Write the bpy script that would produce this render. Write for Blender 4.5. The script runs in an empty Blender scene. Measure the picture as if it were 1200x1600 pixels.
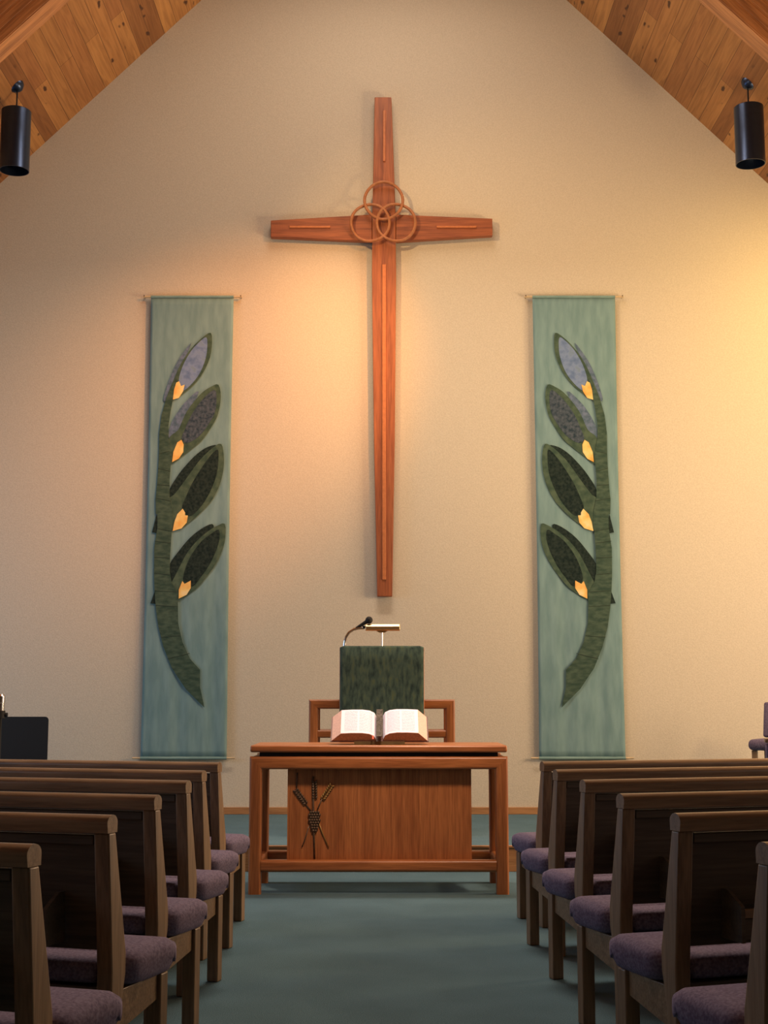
import bpy, bmesh, math, random
from mathutils import Vector, Matrix
from mathutils.geometry import tessellate_polygon
random.seed(4)
S = bpy.context.scene
C = S.collection
PI = math.pi

# ------------------------------------------------------------------ camera
CAM_H = 1.2
FPX = 2150.0
PITCH = math.atan((1090 - 800) / FPX)
cam_d = bpy.data.cameras.new('camera')
cam = bpy.data.objects.new('camera', cam_d)
C.objects.link(cam)
cam.location = (0, 0, CAM_H)
cam.rotation_euler = (PI / 2 + PITCH, 0, 0)
cam_d.sensor_fit = 'VERTICAL'
cam_d.sensor_height = 36.0
cam_d.lens = FPX * 36.0 / 1600.0
cam_d.clip_start = 0.05
S.camera = cam

# ------------------------------------------------------------------ view, world, lights
S.view_settings.view_transform = 'Standard'
S.view_settings.look = 'None'
S.view_settings.gamma = 1
S.view_settings.use_curve_mapping = False
S.view_settings.exposure = 0.0
w = bpy.data.worlds.new('world')
S.world = w
w.use_nodes = True
w.node_tree.nodes['Background'].inputs[0].default_value = (0.5, 0.55, 0.6, 1)
w.node_tree.nodes['Background'].inputs[1].default_value = 0.05


def light(name, kind, loc, aim, energy, color, size=0.1, size_y=None, spot=None, blend=1.0):
    d = bpy.data.lights.new(name, kind)
    d.energy = energy
    d.color = color
    if kind == 'AREA':
        d.size = size
        if size_y:
            d.shape = 'RECTANGLE'
            d.size_y = size_y
    else:
        d.shadow_soft_size = size
    if kind == 'SPOT':
        d.spot_size = math.radians(spot)
        d.spot_blend = blend
    o = bpy.data.objects.new(name, d)
    C.objects.link(o)
    o.location = loc
    o.rotation_euler = (Vector(aim) - Vector(loc)).to_track_quat('-Z', 'Y').to_euler()
    return o


# two accent spots that wash the end wall: amber from the right, yellow close to the right-hand wall end
light('amber_spot', 'SPOT', (1.9, 9.0, 6.2), (-1.25, 12.43, 3.95), 1000, (1.0, 0.36, 0.07), 0.10, spot=40)
light('yellow_spot', 'SPOT', (4.6, 10.7, 5.0), (3.8, 12.43, 4.35), 300, (1.0, 0.66, 0.22), 0.10, spot=115)
light('wall_wash_spot', 'SPOT', (-1.9, 9.0, 6.2), (1.2, 12.43, 4.6), 360, (1.0, 0.62, 0.27), 0.10, spot=62)
# white spots on the communion table with its open book, and on the pulpit
light('table_spot', 'SPOT', (0.25, 5.9, 6.6), (0.0, 8.95, 1.0), 210, (0.95, 0.68, 1.0), 0.05, spot=8)
light('pulpit_spot', 'SPOT', (1.1, 5.6, 5.3), (0.0, 9.2, 0.7), 1150, (1.0, 0.70, 0.50), 0.35, spot=26)
# added soft fill over the chancel, high under the ridge, no fitting there
light('chancel_fill', 'AREA', (0, 10.0, 8.3), (0, 9.8, 0), 90, (1.0, 0.80, 0.62), 1.6, 2.6)
light('aisle_fill', 'AREA', (0, 9.7, 7.0), (0, 5.2, 0), 250, (1.0, 0.82, 0.66), 2.4, 0.8)  # added fill with no fitting, brightens pew rails and seats from ahead
light('ceiling_uplight', 'AREA', (4.9, 8.6, 2.6), (-3.6, 10.6, 6.0), 105, (1.0, 0.66, 0.34), 0.6, 0.6)
light('nave_beam_fill', 'AREA', (0, 7.4, 4.4), (0, 9.6, 8.5), 24, (1.0, 0.78, 0.58), 2.0, 1.0)  # added fill to brighten the camera-facing sides of the beams
# daylight from the side windows, plus an added cool fill at the rear left
light('side_window_light', 'AREA', (6.0, 9.6, 2.2), (0, 9.2, 1.3), 240, (1.0, 0.70, 0.46), 2.6, 2.0)
light('rear_side_window_light', 'AREA', (6.0, 4.6, 2.2), (0, 5.0, 1.0), 18, (0.95, 0.85, 0.76), 2.6, 2.0)
light('left_window_light', 'AREA', (-6.0, 9.4, 2.2), (0, 9.0, 0.8), 75, (0.50, 0.72, 1.0), 2.6, 2.0)
light('rear_left_cool_fill', 'AREA', (-6.0, 4.6, 2.2), (0, 5.0, 0.5), 26, (0.50, 0.72, 1.0), 2.6, 2.0)  # added to tint the carpet bluish

# ------------------------------------------------------------------ geometry helpers


def link(name, bm, m, parent=None, smooth=False, kind=None, bevel=None):
    me = bpy.data.meshes.new(name)
    bmesh.ops.recalc_face_normals(bm, faces=bm.faces[:])
    bm.to_mesh(me)
    bm.free()
    if smooth:
        for p in me.polygons:
            p.use_smooth = True
    me.materials.append(m)
    o = bpy.data.objects.new(name, me)
    C.objects.link(o)
    if parent:
        o.parent = parent
    if kind:
        o['kind'] = kind
    if bevel:
        b = o.modifiers.new('bevel', 'BEVEL')
        b.width = bevel
        b.segments = 3
        b.limit_method = 'ANGLE'
        b.angle_limit = math.radians(40)
    if smooth == 'auto' or bevel:
        for p in me.polygons:
            p.use_smooth = True
        try:
            me.set_sharp_from_angle(angle=math.radians(35))
        except Exception:
            pass
    return o


def box(bm, x0, x1, y0, y1, z0, z1):
    v = [bm.verts.new(p) for p in ((x0, y0, z0), (x1, y0, z0), (x1, y1, z0), (x0, y1, z0),
                                   (x0, y0, z1), (x1, y0, z1), (x1, y1, z1), (x0, y1, z1))]
    for f in ((0, 3, 2, 1), (4, 5, 6, 7), (0, 1, 5, 4), (1, 2, 6, 5), (2, 3, 7, 6), (3, 0, 4, 7)):
        bm.faces.new([v[i] for i in f])


def boxes(*bs):
    bm = bmesh.new()
    for b in bs:
        box(bm, *b)
    return bm


def prism(bm, pts, a, b, axis='y'):
    """extrude a polygon of 2D points between a and b along an axis"""
    def P(p, t):
        if axis == 'y':
            return (p[0], t, p[1])
        if axis == 'x':
            return (t, p[0], p[1])
        return (p[0], p[1], t)
    va = [bm.verts.new(P(p, a)) for p in pts]
    vb = [bm.verts.new(P(p, b)) for p in pts]
    n = len(pts)
    if n > 30:
        for a_, b_, c_ in tessellate_polygon([[Vector((p[0], p[1], 0)) for p in pts]]):
            bm.faces.new((va[a_], va[b_], va[c_]))
            bm.faces.new((vb[c_], vb[b_], vb[a_]))
    else:
        bm.faces.new(va)
        bm.faces.new(vb[::-1])
    for i in range(n):
        bm.faces.new((va[i], vb[i], vb[(i + 1) % n], va[(i + 1) % n]))


def prism_bm(pts, a, b, axis='y'):
    bm = bmesh.new()
    prism(bm, pts, a, b, axis)
    return bm


def tube(bm, pts, r, seg=12, closed=False):
    pts = [Vector(p) for p in pts]
    n = len(pts)
    rr = r if isinstance(r, (list, tuple)) else [r] * n
    rings = []
    up = None
    for i, p in enumerate(pts):
        if closed:
            d = (pts[(i + 1) % n] - pts[i - 1]).normalized()
        else:
            d = (pts[min(i + 1, n - 1)] - pts[max(i - 1, 0)]).normalized()
        if up is None:
            up = d.orthogonal().normalized()
        up = (up - d * up.dot(d)).normalized()
        s = d.cross(up)
        rings.append([bm.verts.new(p + (up * math.cos(t) + s * math.sin(t)) * rr[i])
                      for t in [2 * PI * k / seg for k in range(seg)]])
    m = n if closed else n - 1
    for i in range(m):
        a, b = rings[i], rings[(i + 1) % n]
        for k in range(seg):
            bm.faces.new((a[k], a[(k + 1) % seg], b[(k + 1) % seg], b[k]))
    if not closed:
        bm.faces.new(rings[0][::-1])
        bm.faces.new(rings[-1])


def tube_bm(pts, r, seg=12, closed=False):
    bm = bmesh.new()
    tube(bm, pts, r, seg, closed)
    return bm


def lathe(bm, prof, loc=(0, 0, 0), seg=32):
    """prof: list of (radius, z)"""
    rings = []
    for r, z in prof:
        rings.append([bm.verts.new((loc[0] + r * math.cos(2 * PI * k / seg), loc[1] + r * math.sin(2 * PI * k / seg), loc[2] + z))
                      for k in range(seg)])
    for a, b in zip(rings, rings[1:]):
        for k in range(seg):
            bm.faces.new((a[k], a[(k + 1) % seg], b[(k + 1) % seg], b[k]))
    if prof[0][0] > 1e-4:
        bm.faces.new(rings[0][::-1])
    if prof[-1][0] > 1e-4:
        bm.faces.new(rings[-1])
    bmesh.ops.remove_doubles(bm, verts=bm.verts[:], dist=1e-5)


def bar(axis, a0, a1, u0, u1, v0, v1, r, m0=0, m1=0):
    """rounded bar along an axis; u, v are the other two axes in order; m0/m1 = mitre direction along the
    cross axis that lies in the frame's plane (+1/-1), 0 = square end"""
    sec = []
    for cu, cv, a in ((u1 - r, v1 - r, 0), (u0 + r, v1 - r, 90), (u0 + r, v0 + r, 180), (u1 - r, v0 + r, 270)):
        for q in range(6):
            t = math.radians(a + 18 * q)
            sec.append((cu + r * math.cos(t), cv + r * math.sin(t)))
    bm = bmesh.new()
    rings = []
    for end, m in ((a0, m0), (a1, m1)):
        ring = []
        for u, v in sec:
            # in-plane cross coordinate: v (height) for a horizontal bar, u (width) for an upright
            w_ = v if axis == 'x' else u
            lo, hi = (v0, v1) if axis == 'x' else (u0, u1)
            off = 0.0
            if m:
                depth = (hi - w_) if m > 0 else (w_ - lo)
                off = depth if end == a0 else -depth
            p = end + off
            ring.append(bm.verts.new({'x': (p, u, v), 'z': (u, v, p), 'y': (u, p, v)}[axis]))
        rings.append(ring)
    n = len(sec)
    for i in range(n):
        bm.faces.new((rings[0][i], rings[0][(i + 1) % n], rings[1][(i + 1) % n], rings[1][i]))
    bm.faces.new(rings[0][::-1])
    bm.faces.new(rings[1])
    return bm


def thing(name, label, cat, loc=(0, 0, 0), rotz=0, group=None):
    o = bpy.data.objects.new(name, None)
    o.empty_display_size = 0.1
    C.objects.link(o)
    o.location = loc
    o.rotation_euler = (0, 0, rotz)
    o['label'] = label
    o['category'] = cat
    if group:
        o['group'] = group
    return o


def copy_tree(o, parent=None):
    c = o.copy()
    C.objects.link(c)
    if parent:
        c.parent = parent
    for ch in [k for k in bpy.data.objects if k.parent == o]:
        copy_tree(ch, c)
    return c


def smooth_loop(pts, k=4):
    """closed Catmull-Rom, used to round the appliqué outlines"""
    out = []
    n = len(pts)
    for i in range(n):
        p0, p1, p2, p3 = pts[i - 1], pts[i], pts[(i + 1) % n], pts[(i + 2) % n]
        for j in range(k):
            t = j / k
            out.append(tuple(0.5 * ((2 * p1[a]) + (-p0[a] + p2[a]) * t + (2 * p0[a] - 5 * p1[a] + 4 * p2[a] - p3[a]) * t * t
                                    + (-p0[a] + 3 * p1[a] - 3 * p2[a] + p3[a]) * t ** 3) for a in (0, 1)))
    return out


# ------------------------------------------------------------------ materials
class Mat:
    def __init__(self, name, rough=0.6, metal=0.0, spec=0.5):
        self.m = bpy.data.materials.new(name)
        self.m.use_nodes = True
        self.nt = self.m.node_tree
        self.b = self.nt.nodes['Principled BSDF']
        self.b.inputs['Roughness'].default_value = rough
        self.b.inputs['Metallic'].default_value = metal
        self.b.inputs['Specular IOR Level'].default_value = spec

    def n(self, t, **kw):
        nd = self.nt.nodes.new(t)
        for k, v in kw.items():
            if k in nd.inputs:
                nd.inputs[k].default_value = v
            else:
                setattr(nd, k, v)
        return nd

    def l(self, a, b):
        self.nt.links.new(a, b)

    def coords(self, scale=(1, 1, 1), rot=(0, 0, 0)):
        tc = self.n('ShaderNodeTexCoord')
        mp = self.n('ShaderNodeMapping')
        mp.inputs['Scale'].default_value = scale
        mp.inputs['Rotation'].default_value = rot
        self.l(tc.outputs['Object'], mp.inputs[0])
        return mp.outputs[0]

    def ramp(self, fac, stops):
        r = self.n('ShaderNodeValToRGB')
        e = r.color_ramp.elements
        while len(e) < len(stops):
            e.new(0.5)
        for el, (p, c) in zip(e, stops):
            el.position = p
            el.color = (*c, 1)
        self.l(fac, r.inputs[0])
        return r.outputs[0]

    def mix(self, a, b, fac, mode='MIX'):
        x = self.n('ShaderNodeMix', data_type='RGBA', blend_type=mode)
        if isinstance(fac, float):
            x.inputs[0].default_value = fac
        else:
            self.l(fac, x.inputs[0])
        for i, v in ((6, a), (7, b)):
            if isinstance(v, tuple):
                x.inputs[i].default_value = (*v, 1)
            else:
                self.l(v, x.inputs[i])
        return x.outputs[2]

    def base(self, c):
        if isinstance(c, tuple):
            self.b.inputs['Base Color'].default_value = (*c, 1)
        else:
            self.l(c, self.b.inputs['Base Color'])

    def bump(self, h, strength=0.3, dist=0.01):
        bp = self.n('ShaderNodeBump')
        bp.inputs['Strength'].default_value = strength
        bp.inputs['Distance'].default_value = dist
        self.l(h, bp.inputs['Height'])
        self.l(bp.outputs[0], self.b.inputs['Normal'])


def plain(name, col, rough=0.5, metal=0.0, var=0.0, scale=20, spec=0.5):
    M = Mat(name, rough, metal, spec)
    no = M.n('ShaderNodeTexNoise')
    no.inputs['Scale'].default_value = scale
    M.l(M.coords(), no.inputs[0])
    M.base(M.ramp(no.outputs[0], [(0.3, tuple(c * (1 - var) for c in col)), (0.7, tuple(min(1, c * (1 + var)) for c in col))]))
    return M.m


def wood(name, dark, light_, axis='x', rough=0.42, scale=1.0):
    M = Mat(name, rough)
    st = 1.2 * scale
    fi = 22 * scale
    sc = {'x': (st, fi, fi), 'y': (fi, st, fi), 'z': (fi, fi, st)}[axis]
    co = M.coords(sc)
    n1 = M.n('ShaderNodeTexNoise')
    n1.inputs['Scale'].default_value = 1.0
    n1.inputs['Detail'].default_value = 5
    n1.inputs['Distortion'].default_value = 0.6
    M.l(co, n1.inputs[0])
    sc2 = tuple(s * 5 for s in sc)
    n2 = M.n('ShaderNodeTexNoise')
    n2.inputs['Scale'].default_value = 1.0
    n2.inputs['Detail'].default_value = 3
    M.l(M.coords(sc2), n2.inputs[0])
    a = M.ramp(n1.outputs[0], [(0.3, dark), (0.72, light_)])
    b = M.ramp(n2.outputs[0], [(0.35, (0.72, 0.7, 0.68)), (0.6, (1, 1, 1))])
    M.base(M.mix(a, b, 1.0, 'MULTIPLY'))
    M.bump(n2.outputs[0], 0.12, 0.003)
    return M.m


def cloth(name, c1, c2, scale=60, stretch=(1, 1, 1), rough=0.9, weave=500, c3=None):
    M = Mat(name, rough, spec=0.15)
    n1 = M.n('ShaderNodeTexNoise')
    n1.inputs['Scale'].default_value = scale
    n1.inputs['Detail'].default_value = 4
    M.l(M.coords(stretch), n1.inputs[0])
    st = [(0.35, c1), (0.65, c2)]
    if c3:
        st = [(0.3, c1), (0.55, c2), (0.72, c3)]
    M.base(M.ramp(n1.outputs[0], st))
    n2 = M.n('ShaderNodeTexNoise')
    n2.inputs['Scale'].default_value = weave
    M.l(M.coords(), n2.inputs[0])
    M.bump(n2.outputs[0], 0.3, 0.003)
    return M.m


def wall_mat():
    M = Mat('painted_wall', 0.92, spec=0.15)
    n1 = M.n('ShaderNodeTexNoise')
    n1.inputs['Scale'].default_value = 90
    n1.inputs['Detail'].default_value = 6
    M.l(M.coords(), n1.inputs[0])
    M.base(M.ramp(n1.outputs[0], [(0.3, (0.55, 0.495, 0.395)), (0.7, (0.65, 0.59, 0.48))]))
    M.bump(n1.outputs[0], 0.25, 0.006)
    return M.m


def carpet_mat():
    M = Mat('teal_carpet', 1.0, spec=0.05)
    n1 = M.n('ShaderNodeTexNoise')
    n1.inputs['Scale'].default_value = 260
    n1.inputs['Detail'].default_value = 3
    M.l(M.coords(), n1.inputs[0])
    n2 = M.n('ShaderNodeTexNoise')
    n2.inputs['Scale'].default_value = 3.0
    M.l(M.coords(), n2.inputs[0])
    a = M.ramp(n1.outputs[0], [(0.3, (0.068, 0.13, 0.165)), (0.7, (0.15, 0.25, 0.30))])
    b = M.ramp(n2.outputs[0], [(0.3, (0.86, 0.86, 0.86)), (0.7, (1, 1, 1))])
    M.base(M.mix(a, b, 1.0, 'MULTIPLY'))
    M.bump(n1.outputs[0], 0.6, 0.01)
    return M.m


def plank_mat():
    """knotty tongue-and-groove boards: local x = along the board, local y = across"""
    M = Mat('knotty_pine_boards', 0.42)
    co = M.coords()
    wob = M.n('ShaderNodeTexNoise')
    wob.inputs['Scale'].default_value = 9.0
    M.l(co, wob.inputs[0])
    br = M.n('ShaderNodeTexBrick')
    br.offset = 0.37
    br.offset_frequency = 2
    br.inputs['Color1'].default_value = (0, 0, 0, 1)
    br.inputs['Color2'].default_value = (1, 1, 1, 1)
    br.inputs['Mortar'].default_value = (0.5, 0.5, 0.5, 1)
    br.inputs['Scale'].default_value = 1.0
    br.inputs['Brick Width'].default_value = 2.1
    br.inputs['Row Height'].default_value = 0.155
    br.inputs['Mortar Size'].default_value = 0.0022
    br.inputs['Mortar Smooth'].default_value = 0.2
    M.l(co, br.inputs[0])
    tone = M.ramp(br.outputs[0], [(0.0, (0.33, 0.14, 0.045)), (0.35, (0.52, 0.25, 0.08)), (0.7, (0.64, 0.32, 0.10)), (1.0, (0.42, 0.18, 0.06))])
    n1 = M.n('ShaderNodeTexNoise')
    n1.inputs['Scale'].default_value = 1.0
    n1.inputs['Detail'].default_value = 5
    n1.inputs['Distortion'].default_value = 1.2
    M.l(M.coords((1.5, 26, 26)), n1.inputs[0])
    g = M.ramp(n1.outputs[0], [(0.3, (0.66, 0.60, 0.55)), (0.6, (1, 1, 1))])
    a = M.mix(tone, g, 1.0, 'MULTIPLY')
    vo = M.n('ShaderNodeTexVoronoi')
    vo.inputs['Scale'].default_value = 1.0
    vo.inputs['Randomness'].default_value = 1.0
    vm = M.n('ShaderNodeVectorMath', operation='MULTIPLY_ADD')
    M.l(wob.outputs['Color'], vm.inputs[0])
    vm.inputs[1].default_value = (0.45, 0.45, 0.0)
    M.l(M.coords((3.4, 7.4, 0.0)), vm.inputs[2])
    M.l(vm.outputs[0], vo.inputs[0])
    kn = M.ramp(vo.outputs['Distance'], [(0.09, (1, 1, 1)), (0.17, (0, 0, 0))])
    a = M.mix(a, (0.085, 0.03, 0.012), kn)
    a = M.mix(a, (0.09, 0.035, 0.014), br.outputs['Fac'])
    M.base(a)
    M.bump(br.outputs['Fac'], -0.6, 0.006)
    return M.m


def page_mat():
    """printed page: faint two-column lines of text. local x across, local y up the page"""
    M = Mat('printed_page', 0.8, spec=0.2)
    tc = M.n('ShaderNodeTexCoord')
    sp = M.n('ShaderNodeSeparateXYZ')
    M.l(tc.outputs['Object'], sp.inputs[0])

    def math_(op, a, b=None, c=None):
        x = M.n('ShaderNodeMath', operation=op)
        for i, v in enumerate((a, b, c)):
            if v is None:
                continue
            if isinstance(v, (int, float)):
                x.inputs[i].default_value = v
            else:
                M.l(v, x.inputs[i])
        return x.outputs[0]
    line = math_('GREATER_THAN', math_('SINE', math_('MULTIPLY', sp.outputs[1], 2 * PI / 0.0085)), 0.1)
    nz = M.n('ShaderNodeTexNoise')
    nz.inputs['Scale'].default_value = 1.0
    M.l(M.coords((260, 120, 1)), nz.inputs[0])
    word = math_('GREATER_THAN', nz.outputs[0], 0.44)
    ax = math_('ABSOLUTE', sp.outputs[0])
    colm = math_('LESS_THAN', math_('ABSOLUTE', math_('SUBTRACT', math_('ABSOLUTE', math_('SUBTRACT', ax, 0.135)), 0.047)), 0.041)
    mid = math_('LESS_THAN', math_('ABSOLUTE', sp.outputs[1]), 0.105)
    f = math_('MULTIPLY', math_('MULTIPLY', line, word), math_('MULTIPLY', colm, mid))
    f = math_('MULTIPLY', f, 0.55)
    M.base(M.mix((0.80, 0.77, 0.86), (0.20, 0.14, 0.24), f))
    return M.m


OAK_D, OAK_L = (0.20, 0.13, 0.075), (0.37, 0.245, 0.145)
RED_D, RED_L = (0.33, 0.11, 0.035), (0.50, 0.185, 0.06)
M_wall = wall_mat()
M_carpet = carpet_mat()
M_plank = plank_mat()
M_beam = wood('laminated_beam_wood', (0.30, 0.125, 0.05), (0.56, 0.25, 0.09), 'x', 0.4, 0.8)
M_oak_x = wood('oak_lengthwise', OAK_D, OAK_L, 'x', 0.33)
M_oak_z = wood('oak_upright', OAK_D, OAK_L, 'z', 0.4)
M_oak_shade = wood('oak_darkened_for_shade', (0.075, 0.056, 0.038), (0.12, 0.09, 0.06), 'x', 0.55)  # oak with the shade on the pew backs put into its colour
M_red_x = wood('red_oak_horizontal', RED_D, RED_L, 'x', 0.35)
M_red_z = wood('red_oak_upright', RED_D, RED_L, 'z', 0.38)
M_red_y = wood('red_oak_deep', RED_D, RED_L, 'y', 0.38)
M_cross_x = wood('cross_wood_horizontal', (0.25, 0.07, 0.03), (0.42, 0.13, 0.05), 'x', 0.5)
M_cross_z = wood('cross_wood_upright', (0.27, 0.075, 0.03), (0.44, 0.14, 0.05), 'z', 0.5)
M_cross_in = plain('cross_inlay_wood', (0.50, 0.165, 0.055), 0.5, 0, 0.12, 30)
M_ring = plain('ring_wood', (0.38, 0.145, 0.055), 0.5, 0, 0.15, 30)
M_trim = wood('trim_wood', (0.36, 0.17, 0.07), (0.52, 0.27, 0.11), 'x', 0.5)
M_purple = cloth('mauve_upholstery', (0.118, 0.094, 0.155), (0.21, 0.175, 0.255), 120)
M_banner = cloth('blue_green_banner_cloth', (0.16, 0.275, 0.29), (0.21, 0.34, 0.355), 3, (6, 6, 1.2))
M_hem = cloth('banner_hem_cloth', (0.185, 0.30, 0.29), (0.225, 0.35, 0.335), 10)
M_stem = cloth('dark_green_batik', (0.035, 0.068, 0.052), (0.075, 0.118, 0.085), 14, (1, 1, 2.5))
M_leafrim = cloth('leaf_rim_green', (0.04, 0.075, 0.056), (0.085, 0.13, 0.09), 16)
M_lilac = cloth('pale_blue_batik', (0.11, 0.175, 0.33), (0.19, 0.27, 0.45), 16, c3=(0.17, 0.25, 0.33))
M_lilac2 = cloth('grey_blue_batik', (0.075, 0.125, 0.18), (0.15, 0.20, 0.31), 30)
M_mottle = cloth('mottled_grey_green_batik', (0.025, 0.045, 0.065), (0.09, 0.115, 0.15), 34)
M_darkleaf = cloth('near_black_green_cloth', (0.008, 0.018, 0.018), (0.026, 0.042, 0.036), 40)
M_bud = cloth('golden_bud_cloth', (0.80, 0.36, 0.07), (0.86, 0.62, 0.22), 9, c3=(0.86, 0.72, 0.40))
M_seam = plain('seam_thread', (0.035, 0.06, 0.042), 0.9)
M_dowel = plain('pale_dowel_wood', (0.56, 0.44, 0.27), 0.5, 0, 0.1, 30)
M_black_sheen = plain('blue_sheen_lamp_metal', (0.05, 0.075, 0.14), 0.30, 0.92, 0.05)  # bluish metal colour puts a cool sheen on the black lamps
M_blackmat = plain('matt_black', (0.008, 0.008, 0.009), 0.7)
M_chrome = plain('polished_chrome', (0.75, 0.75, 0.76), 0.12, 1.0)
M_brass = plain('satin_brass', (0.78, 0.55, 0.27), 0.3, 0.9, 0.05)
M_bronze = plain('dark_bronze_carving', (0.12, 0.075, 0.045), 0.45, 0.3, 0.3, 60)
M_gold = plain('gilt_carving', (0.34, 0.20, 0.06), 0.45, 0.3, 0.2, 60)
M_page = page_mat()
M_edge = plain('page_edge', (0.66, 0.44, 0.36), 0.7, 0, 0.12, 90)
M_tail_shade = plain('shaded_tail_edge', (0.42, 0.23, 0.14), 0.7, 0, 0.2, 90)  # page edge browned to carry the shade along the tail
M_cover = plain('brown_leather', (0.10, 0.03, 0.02), 0.5, 0, 0.2, 40)
M_ribbon = plain('red_ribbon', (0.75, 0.08, 0.02), 0.6)
M_parament = cloth('green_chenille', (0.03, 0.055, 0.052), (0.085, 0.135, 0.105), 22, (1.8, 1.8, 0.6), weave=300, c3=(0.12, 0.16, 0.09))
M_marker = cloth('grey_green_woven_marker', (0.06, 0.055, 0.045), (0.15, 0.13, 0.11), 120)
M_stand = plain('olive_gold_stand', (0.14, 0.10, 0.04), 0.5, 0.4, 0.2)
M_bulb = plain('frosted_lamp_glass', (0.8, 0.8, 0.78), 0.4)
M_glass = Mat('window_glass', 0.05)
M_glass.b.inputs['Transmission Weight'].default_value = 1.0
M_glass.base((0.95, 0.97, 1.0))
M_glass = M_glass.m

# ------------------------------------------------------------------ setting
WALL = 12.431
HALF = 6.2
REAR = -3.0
RIDGE, SLOPE = 9.56, 0.985
EAVE = RIDGE - SLOPE * HALF
STEP_Y = 9.82
PH = 0.176        # platform height


def ceil_z(x):
    return RIDGE - SLOPE * abs(x)


link('floor', boxes((-HALF, HALF, REAR, WALL, -0.1, 0.0)), M_carpet, kind='structure')
link('platform', boxes((-HALF, HALF, STEP_Y + 0.02, WALL, 0.0, PH)), M_carpet, kind='structure')
link('trim_1', boxes((-HALF, HALF, STEP_Y, STEP_Y + 0.019, 0.0, PH - 0.014), (-HALF, HALF, STEP_Y - 0.012, STEP_Y + 0.019, PH - 0.013, PH + 0.002)),
     M_trim, kind='structure', bevel=0.003)
link('wall_back', prism_bm([(-HALF, -0.1), (HALF, -0.1), (HALF, EAVE), (0, RIDGE), (-HALF, EAVE)], WALL, WALL + 0.15), M_wall, kind='structure')
link('wall_front', prism_bm([(-HALF, -0.1), (HALF, -0.1), (HALF, EAVE), (0, RIDGE), (-HALF, EAVE)], REAR - 0.15, REAR), M_oak_shade, kind='structure')  # unseen wall, darkened to cut light bounced onto the pew backs
WIN = [(3.3, 5.9), (8.3, 10.9)]


def side_wall(name, x0, x1):
    ys = [REAR, WIN[0][0], WIN[0][1], WIN[1][0], WIN[1][1], WALL]
    bs = []
    for i in range(5):
        if i % 2 == 0:
            bs.append((x0, x1, ys[i], ys[i + 1], -0.1, EAVE))
        else:
            bs.append((x0, x1, ys[i], ys[i + 1], -0.1, 1.15))
            bs.append((x0, x1, ys[i], ys[i + 1], 3.2, EAVE))
    link(name, boxes(*bs), M_wall, kind='structure')


side_wall('wall_left', -HALF - 0.15, -HALF)
side_wall('wall_right', HALF, HALF + 0.15)
k = 1
for sx in (-1, 1):
    for y0, y1 in WIN:
        x = sx * (HALF + 0.07)
        ym = (y0 + y1) / 2
        wf = link('window_%d' % k, boxes((x - .04, x + .04, y0, y1, 1.15, 1.21), (x - .04, x + .04, y0, y1, 3.14, 3.2),
                                         (x - .04, x + .04, y0, y0 + .06, 1.21, 3.14), (x - .04, x + .04, y1 - .06, y1, 1.21, 3.14),
                                         (x - .03, x + .03, ym - .03, ym + .03, 1.21, 3.14)), M_trim, kind='structure')
        link('window_glass', boxes((x - .004, x + .004, y0 + .06, ym - .03, 1.21, 3.14), (x - .004, x + .004, ym + .03, y1 - .06, 1.21, 3.14)), M_glass, wf)
        k += 1
link('baseboard_back', boxes((-HALF, HALF, WALL - 0.016, WALL, PH, PH + 0.062)), M_trim, kind='structure', bevel=0.003)

# ceiling: each slope is its own slab with local x along the boards, local y across them
sl = math.atan(SLOPE)
Ls = HALF / math.cos(sl) + 0.25
for sx in (1, -1):
    bm = boxes((0, WALL - REAR + 0.3, 0, Ls, 0, 0.08))
    o = link('ceiling', bm, M_plank, kind='structure')
    if sx > 0:
        ax = Vector((0, 1, 0)); ay = Vector((math.cos(sl), 0, -math.sin(sl)))
        org = Vector((0, REAR - 0.15, RIDGE))
    else:
        ax = Vector((0, 1, 0)); ay = Vector((-math.cos(sl), 0, -math.sin(sl)))
        org = Vector((0, REAR - 0.15, RIDGE))
    az = ax.cross(ay)
    if az.z < 0:
        # keep the slab above the room
        bmz = o.data
        for v in bmz.vertices:
            v.co.z = -v.co.z
        bmz.flip_normals()
    mt = Matrix((ax, ay, az)).transposed().to_4x4()
    mt.translation = org
    o.matrix_world = mt

# laminated rafters parallel to the end wall
BEAM_D = 0.41
for by in (9.88, 5.6, 1.3):
    for sx in (1, -1):
        Lb = HALF / math.cos(sl)
        bm = boxes((-0.02, Lb, 0, 0.20, -BEAM_D, 0))
        for q in range(1, 5):       # shallow joints between the laminations
            z = -BEAM_D + 0.082 * (q - 1)
            box(bm, 0.0, Lb, -0.004, 0.0, z + 0.010, z + 0.072)
        o = link('ceiling_beam', bm, M_beam, kind='structure', bevel=0.006)
        ax = Vector((sx * math.cos(sl), 0, -math.sin(sl)))
        az = Vector((sx * math.sin(sl), 0, math.cos(sl)))
        ay = az.cross(ax)
        if ay.y < 0:
            for v in o.data.vertices:
                v.co.y = -v.co.y
            o.data.flip_normals()
        mt = Matrix((ax, ay, az)).transposed().to_4x4()
        mt.translation = Vector((0, by, RIDGE))
        o.matrix_world = mt

# ------------------------------------------------------------------ cross
cz = 5.64
cr = thing('wooden_cross', 'large tapered wooden cross with three linked rings on the end wall', 'cross', (0, WALL, cz))


def cpz(z):
    return z - cz


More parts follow.
